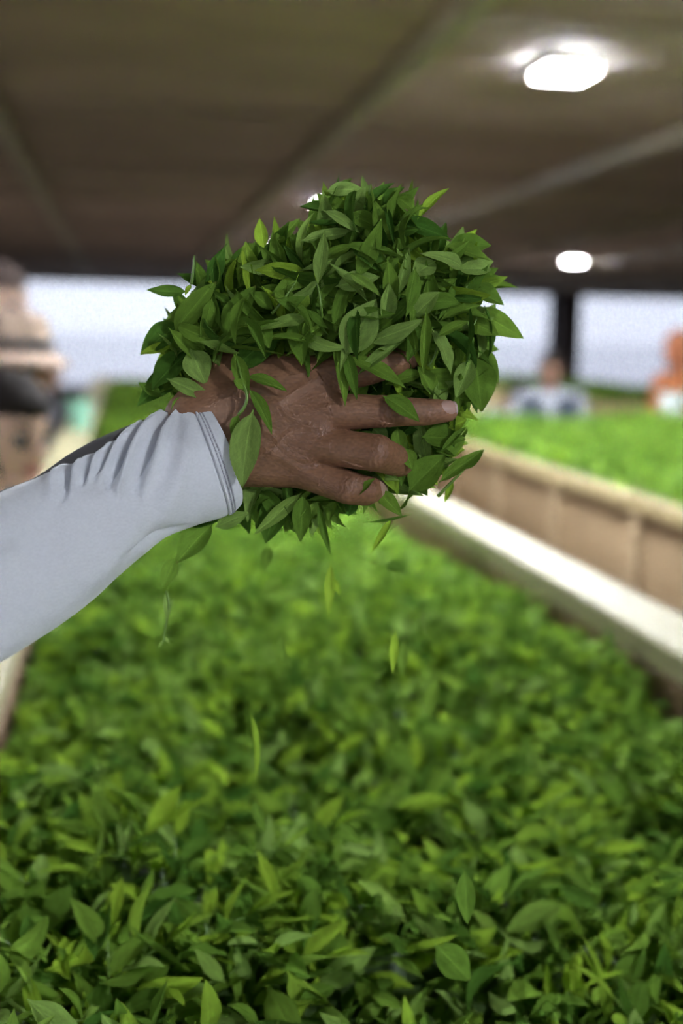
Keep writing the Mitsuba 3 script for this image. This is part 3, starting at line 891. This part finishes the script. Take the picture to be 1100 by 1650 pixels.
# outer leaves one by one, spread evenly
pts = []
pr = np.random.default_rng(5)
tries = 0
while len(pts) < 190 and tries < 40000:
    tries += 1
    px, py = pr.uniform(minx - 4, maxx + 4), pr.uniform(miny - 4, maxy)
    if not SIL.buffer(-6).contains(Point(px, py)):
        continue
    if 585 < px < 700 and 552 < py < 602:        # so is the forefinger
        continue
    if 345 < px < 560 and 585 < py < 800:        # the back of the hand is bare
        continue
    if min([1e9] + [math.hypot(px - a, py - b) for a, b in pts]) > 24.5:
        pts.append((px, py))
for px, py in pts:
    d = SIL.exterior.distance(Point(px, py))
    dz = front(px, py) - 2 + pr.uniform(-5, 6)
    if py > 578:
        dz = max(dz, 11)
    ang = pr.normal(math.radians(-75), 1.15)
    if d < 40:                                   # near the rim leaves lie along it or stick out
        near_p = SIL.exterior.interpolate(SIL.exterior.project(Point(px, py)))
        ang = math.atan2(-(near_p.y - py), near_p.x - px) + pr.normal(0, .9)
    ln = float(np.clip(pr.normal(88, 17), 46, 125))
    bx, by = px - math.cos(ang) * ln * .5, py + math.sin(ang) * ln * .5
    tx, ty = px + math.cos(ang) * ln * .5, py - math.sin(ang) * ln * .5
    if d < 40 and not SIL.buffer(16).contains(Point(tx, ty)):
        k = .55
        tx, ty = px + math.cos(ang) * ln * .5 * k, py - math.sin(ang) * ln * .5 * k
    tilt = pr.normal(0, 7, 2)
    nrm = dome_normal(px, py) + pr.normal(0, .62, 3) + np.array([0, 0, .35])
    tag(add_leaf('tea_leaf', None, Hd(bx, by, dz + tilt[0]), Hd(tx, ty, dz + tilt[1] - 2), nrm, ln * .000384 * pr.uniform(.25, .40), fold=pr.uniform(.15, 1.0), bend=pr.normal(-.45, .9), twist=pr.normal(0, .7), wave=pr.uniform(.02, .10),
                 hue=random.choice(['dark', 'mid', 'mid', 'mid', 'pale', 'any', 'any'])), HL, 'leaf', HG)

# leaves that stand out in the photograph: (stalk x, y, tip x, y, width px, mm from the heap's surface or ('at', mm), hue, fold, bend)
KEY = [(302, 470, 236, 467, 20, ('at', 8), 'dark', .3, .4), (425, 402, 418, 351, 24, ('at', 0), 'yellow', .5, .2), (438, 396, 484, 351, 22, ('at', 4), 'mid', .6, .4), (556, 338, 482, 333, 32, ('at', 2), 'dark', .4, .2),
       (524, 308, 588, 306, 24, ('at', 0), 'pale', .35, -.4), (614, 332, 652, 301, 30, ('at', 0), 'dark', .5, .2), (672, 354, 724, 303, 18, ('at', 0), 'yellow', .5, -.7), (640, 318, 668, 340, 26, ('at', 2), 'mid', .3, -.3),
       (720, 398, 792, 396, 38, ('at', 6), 'dark', .3, -.3), (716, 396, 790, 420, 30, ('at', -2), 'mid', .4, -.2), (748, 452, 814, 448, 20, ('at', 8), 'mid', .3, 0), (740, 456, 812, 492, 40, ('at', 2), 'mid', .4, -.2),
       (742, 512, 804, 541, 36, ('at', 0), 'mid', .4, -.3), (762, 556, 803, 620, 34, ('at', 8), 'mid', .3, -.2), (764, 572, 776, 664, 56, ('at', 4), 'mid', .3, -.2), (760, 578, 734, 642, 34, ('at', -4), 'pale', .5, -.2),
       (514, 458, 522, 372, 26, -6, 'pale', .5, .1), (702, 420, 664, 446, 36, -8, 'pale', .2, -.3), (556, 574, 606, 482, 56, -7, 'pale', .25, -.3), (618, 520, 626, 455, 32, -8, 'pale', .5, -.1), (664, 512, 708, 470, 34, -7, 'pale', .4, -.2),
       (540, 462, 612, 446, 30, -6, 'pale', .3, -.3), (537, 545, 556, 655, 26, ('at', -21), 'mid', .6, -.2), (556, 560, 575, 645, 22, ('at', -22), 'dark', .6, -.3), (555, 576, 654, 626, 36, ('at', -17), 'mid', .3, -.4),
       (576, 604, 654, 546, 22, ('at', -16), 'pale', .5, -.3), (306, 562, 332, 620, 44, ('at', -8), 'pale', .3, -.2), (376, 568, 400, 640, 28, ('at', -21), 'mid', .6, -.3), (396, 606, 463, 631, 22, ('at', -22), 'mid', .6, -.3),
       (400, 625, 438, 700, 22, ('at', -22), 'mid', .5, -.6), (408, 660, 390, 788, 48, ('at', -30), 'pale', .3, -.5), (412, 516, 434, 562, 30, -9, 'mid', .5, -.4), (484, 500, 488, 588, 38, ('at', -22), 'mid', .4, -.4),
       (468, 515, 486, 590, 24, ('at', -20), 'yellow', .6, -.3), (292, 520, 226, 572, 42, ('at', 5), 'dark', .3, -.3), (280, 556, 225, 570, 18, ('at', 2), 'yellow', .3, -.2), (306, 566, 244, 628, 46, ('at', 3), 'dark', .3, -.4),
       (268, 610, 348, 648, 26, ('at', -10), 'pale', .5, -.3), (300, 640, 276, 668, 20, ('at', -10), 'mid', .5, -.2), (262, 640, 222, 616, 20, ('at', 8), 'dark', .4, .2), (616, 638, 676, 680, 30, ('at', -24), 'mid', .4, -.6),
       (678, 704, 750, 708, 42, ('at', 4), 'mid', .25, -.2), (658, 792, 718, 732, 50, ('at', 6), 'mid', .4, -.3), (706, 778, 780, 724, 22, ('at', 2), 'mid', .5, -.2), (722, 690, 752, 676, 26, ('at', 2), 'yellow', .3, 0),
       (640, 688, 646, 738, 26, ('at', -2), 'mid', .4, -.2), (652, 722, 664, 758, 26, ('at', -6), 'mid', .4, -.2), (606, 788, 648, 832, 26, ('at', 2), 'mid', .5, .3), (632, 834, 598, 890, 14, ('at', 8), 'yellow', .6, .4),
       (664, 828, 584, 842, 8, ('at', 6), 'dark', .7, .6), (488, 796, 484, 874, 32, ('at', 0), 'mid', .5, -.2), (512, 810, 534, 897, 16, ('at', -2), 'dark', .8, -.4), (486, 794, 408, 862, 24, ('at', 4), 'pale', .5, -.3),
       (452, 796, 428, 876, 44, ('at', 10), 'dark', .3, -.3), (540, 806, 530, 840, 20, ('at', 4), 'mid', .4, -.3), (568, 804, 560, 832, 22, ('at', 8), 'dark', .4, -.3), (346, 850, 402, 826, 26, ('at', 6), 'pale', .4, -.2),
       (300, 846, 356, 838, 24, ('at', 10), 'dark', .4, -.2), (344, 842, 284, 908, 48, ('at', 12), 'mid', .4, -.3), (284, 896, 261, 948, 28, ('at', 12), 'mid', .4, .3), (440, 500, 402, 470, 26, -5, 'mid', .4, -.3),
       (362, 545, 412, 460, 44, -5, 'dark', .4, -.2), (316, 560, 360, 505, 26, ('at', -6), 'mid', .6, .4), (332, 556, 420, 548, 22, ('at', -14), 'mid', .5, .3), (575, 800, 605, 770, 16, ('at', -16), 'mid', .4, -.2),
       (620, 440, 560, 395, 34, -6, 'dark', .4, -.4), (560, 345, 620, 372, 30, -5, 'mid', .3, -.3), (700, 640, 672, 590, 32, ('at', -2), 'mid', .4, -.3), (620, 620, 690, 600, 26, ('at', 0), 'mid', .4, -.2),
       (560, 690, 590, 682, 26, ('at', 8), 'yellow', .4, 0), (600, 690, 625, 712, 26, ('at', 4), 'pale', .4, -.2), (540, 750, 572, 752, 20, ('at', 8), 'mid', .4, 0), (690, 650, 740, 612, 30, ('at', 0), 'pale', .4, -.2)]
SAYS = {0: 'dark leaf pointing left from the upper left rim of the handful, against the bright window', 1: 'yellow green pointed leaf standing upright on the left shoulder of the handful', 6: 'narrow yellow green leaf curling outwards at the top right of the handful',
        11: 'broad leaf pointing right and down from the right rim of the handful, beside the window', 9: 'long leaf reaching right from the upper right rim of the handful', 14: 'big broad leaf hanging down at the right rim of the handful', 16: 'pale slender leaf standing upright at the upper middle of the handful',
        17: 'small pale rounded leaf facing out at the upper right of the handful', 18: 'large pale leaf in the middle of the handful, above the forefinger', 22: 'leaf hanging over the back of the hand at the knuckle of the forefinger', 24: 'leaf lying across the root of the middle finger',
        26: 'pale blunt leaf hanging at the left of the hand, above the cuff', 30: 'large pale leaf lying over the edge of the cuff', 28: 'narrow leaf pointing right on the back of the hand', 34: 'dark rounded leaf at the far left of the handful, before the window',
        35: 'small yellow leaf tip at the leftmost point of the handful', 40: 'leaf draped over the tip joint of the middle finger', 41: 'leaf with a flat face just below the middle fingertip', 42: 'large leaf behind the ring finger, low on the right', 43: 'slim leaf sticking out to the lower right of the handful',
        48: 'yellowish thin leaf hanging below the little finger', 51: 'thin dark leaf hanging lowest under the palm', 58: 'large leaf hanging down under the cuff of the sleeve', 59: 'leaf tip hanging below the large leaf under the sleeve'}
for kn, (bx, by, tx, ty, w, dz, hue, fo, be) in enumerate(KEY):
    mx, my = (bx + tx) / 2, (by + ty) / 2
    z = dz[1] if isinstance(dz, tuple) else front(mx, my) + dz
    n = -FWD + .45 * UP + pr.normal(0, .22, 3)
    tag(add_leaf('tea_leaf', None, Hd(bx, by, z + 2), Hd(tx, ty, z - 1), n, w * .000384 * 1.12, fold=fo, bend=be, wave=.03, hue=hue), SAYS.get(kn, HL), 'leaf', HG)


def shoot(label, group, path, r, leafs, bud=None, cat='tea shoot'):
    """A stem with its own leaves. leafs: (fraction along the stem, tip point, normal, width, hue, bend)."""
    t = thing('tea_shoot', label, cat, group)
    p = np.asarray(path, float)
    tt = np.linspace(0, 1, len(p))
    sm = PchipInterpolator(tt, p)(np.linspace(0, 1, 14))
    add('stem', tubem(sm, np.linspace(r, r * .55, 14), 8), 'stem_material', t, True)
    for fr, tip, nrm, w, hue, be in leafs:
        b = sm[int(round(fr * 13))]
        add_leaf('leaf', t, b, tip, nrm, w, fold=.4, bend=be, hue=hue)
    if bud is not None:
        add_leaf('bud', t, sm[-1], bud, np.cross(bud - sm[-1], [.3, .2, .6]), np.linalg.norm(bud - sm[-1]) * .2, fold=1.15, bend=.2, hue='yellow')
    return t


SG = 'leafy shoots held in the hand'
SL = 'leafy tea shoot with a bare stem sticking out of the handful'
nf = -FWD + .4 * UP
for stem, lf, bud in (
    ([(308, 458, 0), (311, 436, -2), (313, 412, -2)], [(.0, (298, 476, -2), 10, 'yellow', .1)], None),
    ([(518, 515, -20), (516, 485, -27), (511, 455, -26)], [(.9, (523, 375, -26), 24, 'pale', .2), (.1, (560, 530, -22), 24, 'mid', -.3), (.0, (486, 556, -24), 34, 'mid', -.2)], (506, 440, -27)),
    ([(597, 335, 4), (594, 318, 0), (597, 297, 0)], [(.3, (575, 325, -4), 14, 'pale', -.3)], (601, 306, -2)),
    ([(438, 505, -22), (460, 478, -26), (477, 452, -24)], [(.5, (442, 470, -26), 18, 'mid', -.2)], (482, 440, -26)),
    ([(705, 800, 8), (736, 768, 4), (752, 752, 3)], [(.8, (780, 724, 2), 22, 'mid', -.1), (.4, (716, 810, 6), 12, 'yellow', .2)], (772, 736, 2)),
    ([(690, 590, -6), (700, 572, -8), (706, 548, -8)], [(.8, (730, 560, -8), 18, 'yellow', -.2), (.6, (682, 556, -8), 18, 'mid', -.2)], (708, 532, -9)),
    ([(735, 500, 0), (748, 478, -3), (752, 455, -3)], [(.7, (720, 470, -6), 14, 'mid', -.2)], (756, 440, -2)),
    ([(384, 668, -24), (398, 640, -26), (388, 606, -24), (380, 570, -18)], [(.0, (372, 700, -26), 14, 'mid', -.3), (.5, (376, 612, -26), 20, 'mid', -.2)], None),
    ([(742, 560, 0), (760, 530, -2), (768, 510, -2)], [(.6, (742, 530, -6), 18, 'pale', -.2)], (772, 496, -2)),
):
    shoot(SL, SG, [Hd(*q) for q in stem], .0011, [(fr, Hd(*tp_), nf + pr.normal(0, .2, 3), w * .00042, h, b) for fr, tp_, w, h, b in lf], None if bud is None else Hd(*bud))
# dangling sprig under the sleeve
shoot('thin curled tea sprig dangling in the air below the grey sleeve', None, [Hd(268, 952, 12), Hd(272, 978, 11), Hd(267, 1010, 12), Hd(262, 1038, 12)], .0009,
      [(.0, Hd(270, 1000, 8), nf + .6 * RT, .0058, 'pale', .5), (.62, Hd(281, 963, 12), nf - .5 * RT, .0042, 'pale', -.5), (.85, Hd(273, 1037, 10), nf, .0028, 'pale', .3), (.95, Hd(255, 1044, 12), nf, .0024, 'pale', .2)])

# falling leaves
FALL = [('slender tea shoot falling in the air just below the lowest tip of the handful', [(533, 905, 10, 529, 995, 17), (536, 930, 8, 548, 960, 11)], 12, 'yellow'),
        ('small dark leaf falling below the curled stem under the fingertips', [(620, 908, 0, 655, 920, 20)], 160, 'dark'),
        ('narrow leaf falling upright to the right, in line with the fingertip nail', [(684, 975, 0, 687, 1025, 12)], 130, 'pale'),
        ('thin yellow green curl falling between the handful and the leaf bed', [(637, 1015, 0, 632, 1085, 15)], 60, 'yellow'),
        ('blurred leaf tumbling beside the thin yellow green curl', [(650, 1030, 0, 648, 1090, 16)], 170, 'mid'),
        ('broad yellowish leaf falling below the other falling leaves on the right', [(706, 1090, 0, 692, 1160, 24)], 160, 'mid'),
        ('pale forked sprig falling below the palm towards the leaf bed', [(450, 1020, 0, 460, 1072, 15), (458, 1050, 0, 470, 1078, 9)], 130, 'mid'),
        ('long slim leaf falling nearest to the leaf bed, left of centre', [(403, 1145, 0, 411, 1262, 17)], 25, 'yellow'),
        ('dim leaf falling right under the left end of the handful', [(434, 880, 0, 426, 920, 20)], 150, 'mid'),
        ('blurred slanted leaf falling under the palm at left', [(455, 930, 0, 418, 958, 24)], 170, 'mid'),
        ('golden green leaf about to land on the bed, below centre', [(548, 1325, 0, 582, 1360, 22)], 90, 'mid'),
        ('yellow green leaf tip standing out of the bed at left of centre', [(408, 1290, 0, 428, 1340, 18)], 80, 'mid'),
        ('broad blunt leaf dropping on to the front of the bed', [(700, 1522, 0, 758, 1580, 50)], 70, 'mid'),
        ('upright slim leaf dropping on to the bed front', [(748, 1400, 0, 753, 1490, 30)], 60, 'mid')]
for lab, ls, off, hue in FALL:
    t = None
    if len(ls) > 1:
        t = thing('falling_shoot', lab, 'tea shoot', None)
    for bx, by, dz, tx, ty, w in ls:
        z = HAND_D + (off + dz) * MM
        k = add_leaf('leaf' if t else 'falling_leaf', t, P(bx, by, z), P(tx, ty, z - .004), -FWD + .3 * UP + pr.normal(0, .4, 3), w * z / F * 1.15, fold=.45, bend=-.3, wave=.04, hue=hue)
        if not t:
            tag(k, lab, 'leaf')

# shoots lying on the front of the bed
bp = np.random.default_rng(77)
n_s = 0
while n_s < 34:
    px, py = bp.uniform(0, 1100), bp.uniform(1290, 1640)
    ray = P(px, py, 1.0) - EYE
    k = (1.165 - EYE[2]) / ray[2]
    q = EYE + ray * k
    if not (BX0 + .05 < q[0] < BX1 - .05):
        continue
    q[2] = heap(q[0:1], q[1:2], LEVEL1)[0] + .010
    az = bp.uniform(0, 6.28)
    d = np.array([math.cos(az), math.sin(az), bp.uniform(.0, .6)])
    sd = np.cross(d, [0, 0, 1.0])
    st = [q, q + d * .022 + [0, 0, .004], q + d * .042 + [0, 0, .004]]
    Ls = bp.uniform(.036, .052)
    shoot('young tea shoot with leaves and a bud lying on the front of the leaf bed', 'shoots on the front of the leaf bed', st, .0011,
          [(.2, st[0] + d * Ls * .7 + sd * Ls * .75 + [0, 0, .012], np.array([0, 0, 1.0]) + bp.normal(0, .4, 3), Ls * .4, bp.choice(['mid', 'pale', 'dark']), -.4),
           (.65, st[1] + d * Ls * .8 - sd * Ls * .6 + [0, 0, .014], np.array([0, 0, 1.0]) + bp.normal(0, .4, 3), Ls * .38, bp.choice(['mid', 'yellow', 'pale']), -.3),
           (1., st[2] + d * Ls * .75 + sd * Ls * .25 + [0, 0, .010], np.array([0, 0, 1.0]) + bp.normal(0, .4, 3), Ls * .30, 'yellow', -.2)], st[2] + d * .026 + np.array([0, 0, .012]))
    n_s += 1

# ------------------------------------------------------------------ people in the background
BLACK = cloth((.018, .014, .012))


def skin_mat(rgb):
    return cloth(rgb)


def person(label, skin, *a, **k):
    t = thing('person', label, 'person')
    body, J = figure(t, *a, skin=None, **k)
    add('body', body, skin_mat(skin), t, True)
    return t


person('woman with black hair and a pale face, nearest of the people along the left edge', (.60, .40, .30), (-.44, 2.5), -6, 1.61, cloth((.12, .11, .11)), cloth((.05, .05, .06)), BLACK, lean=.28, turn=-40, hair_long=True)
person('person in a beige brimmed hat behind the pale faced woman at the left edge', (.30, .17, .10), (-.45, 3.3), 0, 1.71, cloth((.10, .12, .11)), cloth((.05, .05, .06)), BLACK, lean=.18, hat=cloth((.46, .34, .26)), turn=-30)
person('tall person standing behind the one in the beige hat at the left edge', (.36, .24, .18), (-.50, 4.25), -5, 1.88, cloth((.20, .15, .13)), cloth((.06, .05, .05)), cloth((.05, .035, .03)), lean=.06, turn=-30)
person('person in a white shirt standing by the left end of the long trough', (.34, .20, .13), (-.62, 7.6), 10, 1.55, cloth((.62, .63, .72)), cloth((.14, .15, .28)), BLACK, lean=.2)
person('worker in white sleeves and a navy vest standing before the dark column', (.30, .17, .11), (2.72, 7.3), -110, 1.60, cloth((.66, .68, .74)), cloth((.08, .09, .12)), BLACK, vest=cloth((.04, .05, .075)), lean=.08,
       arms={-1: ((.05, -.27, 1.10), (.20, -.30, .93)), 1: ((.05, .27, 1.10), (.20, .30, .93))})
person('worker in a grey white shirt bending over beside the one in the navy vest', (.28, .16, .10), (2.2, 7.6), 5, 1.50, cloth((.50, .53, .56)), cloth((.10, .10, .12)), BLACK, lean=.6)
person('person in an orange hooded top and dark trousers at the right edge', (.32, .18, .12), (3.66, 7.35), 200, 1.72, cloth((.50, .17, .06)), cloth((.03, .03, .04)), BLACK, hood=cloth((.42, .15, .07)))
# a white bucket by the tan trough, and a mint green crate on the long trough's left rail
t = thing('bucket', 'small white bucket standing on the leaves at the far right end of the plywood trough', 'bucket')
bk = trimesh.creation.revolve(np.array([(0, 0), (.060, 0), (.082, .15), (.087, .15), (.087, .158), (.078, .158), (.056, .008), (0, .008)]), sections=40)
bk.apply_translation((2.96, 6.03, RAIL + .02))
add('pail', bk, 'white_plastic', t, 40)
ang = np.linspace(0, np.pi, 15)
add('handle', tubem(np.stack([2.96 + .088 * np.cos(ang), 6.03 - .05 * np.sin(ang), RAIL + .164 - .07 * np.sin(ang)], 1), .003), 'lamp_casing', t, True)
t = thing('tub', 'mint green plastic tub standing on the left rail of the long trough', 'tub')
tb = trimesh.creation.revolve(np.array([(0, 0), (.042, 0), (.055, .125), (.060, .125), (.060, .133), (.052, .133), (.039, .007), (0, .007)]), sections=40)
tb.apply_translation((-.19, 5.4, RAIL + .001))
add('shell', tb, 'mint_plastic', t, 40)
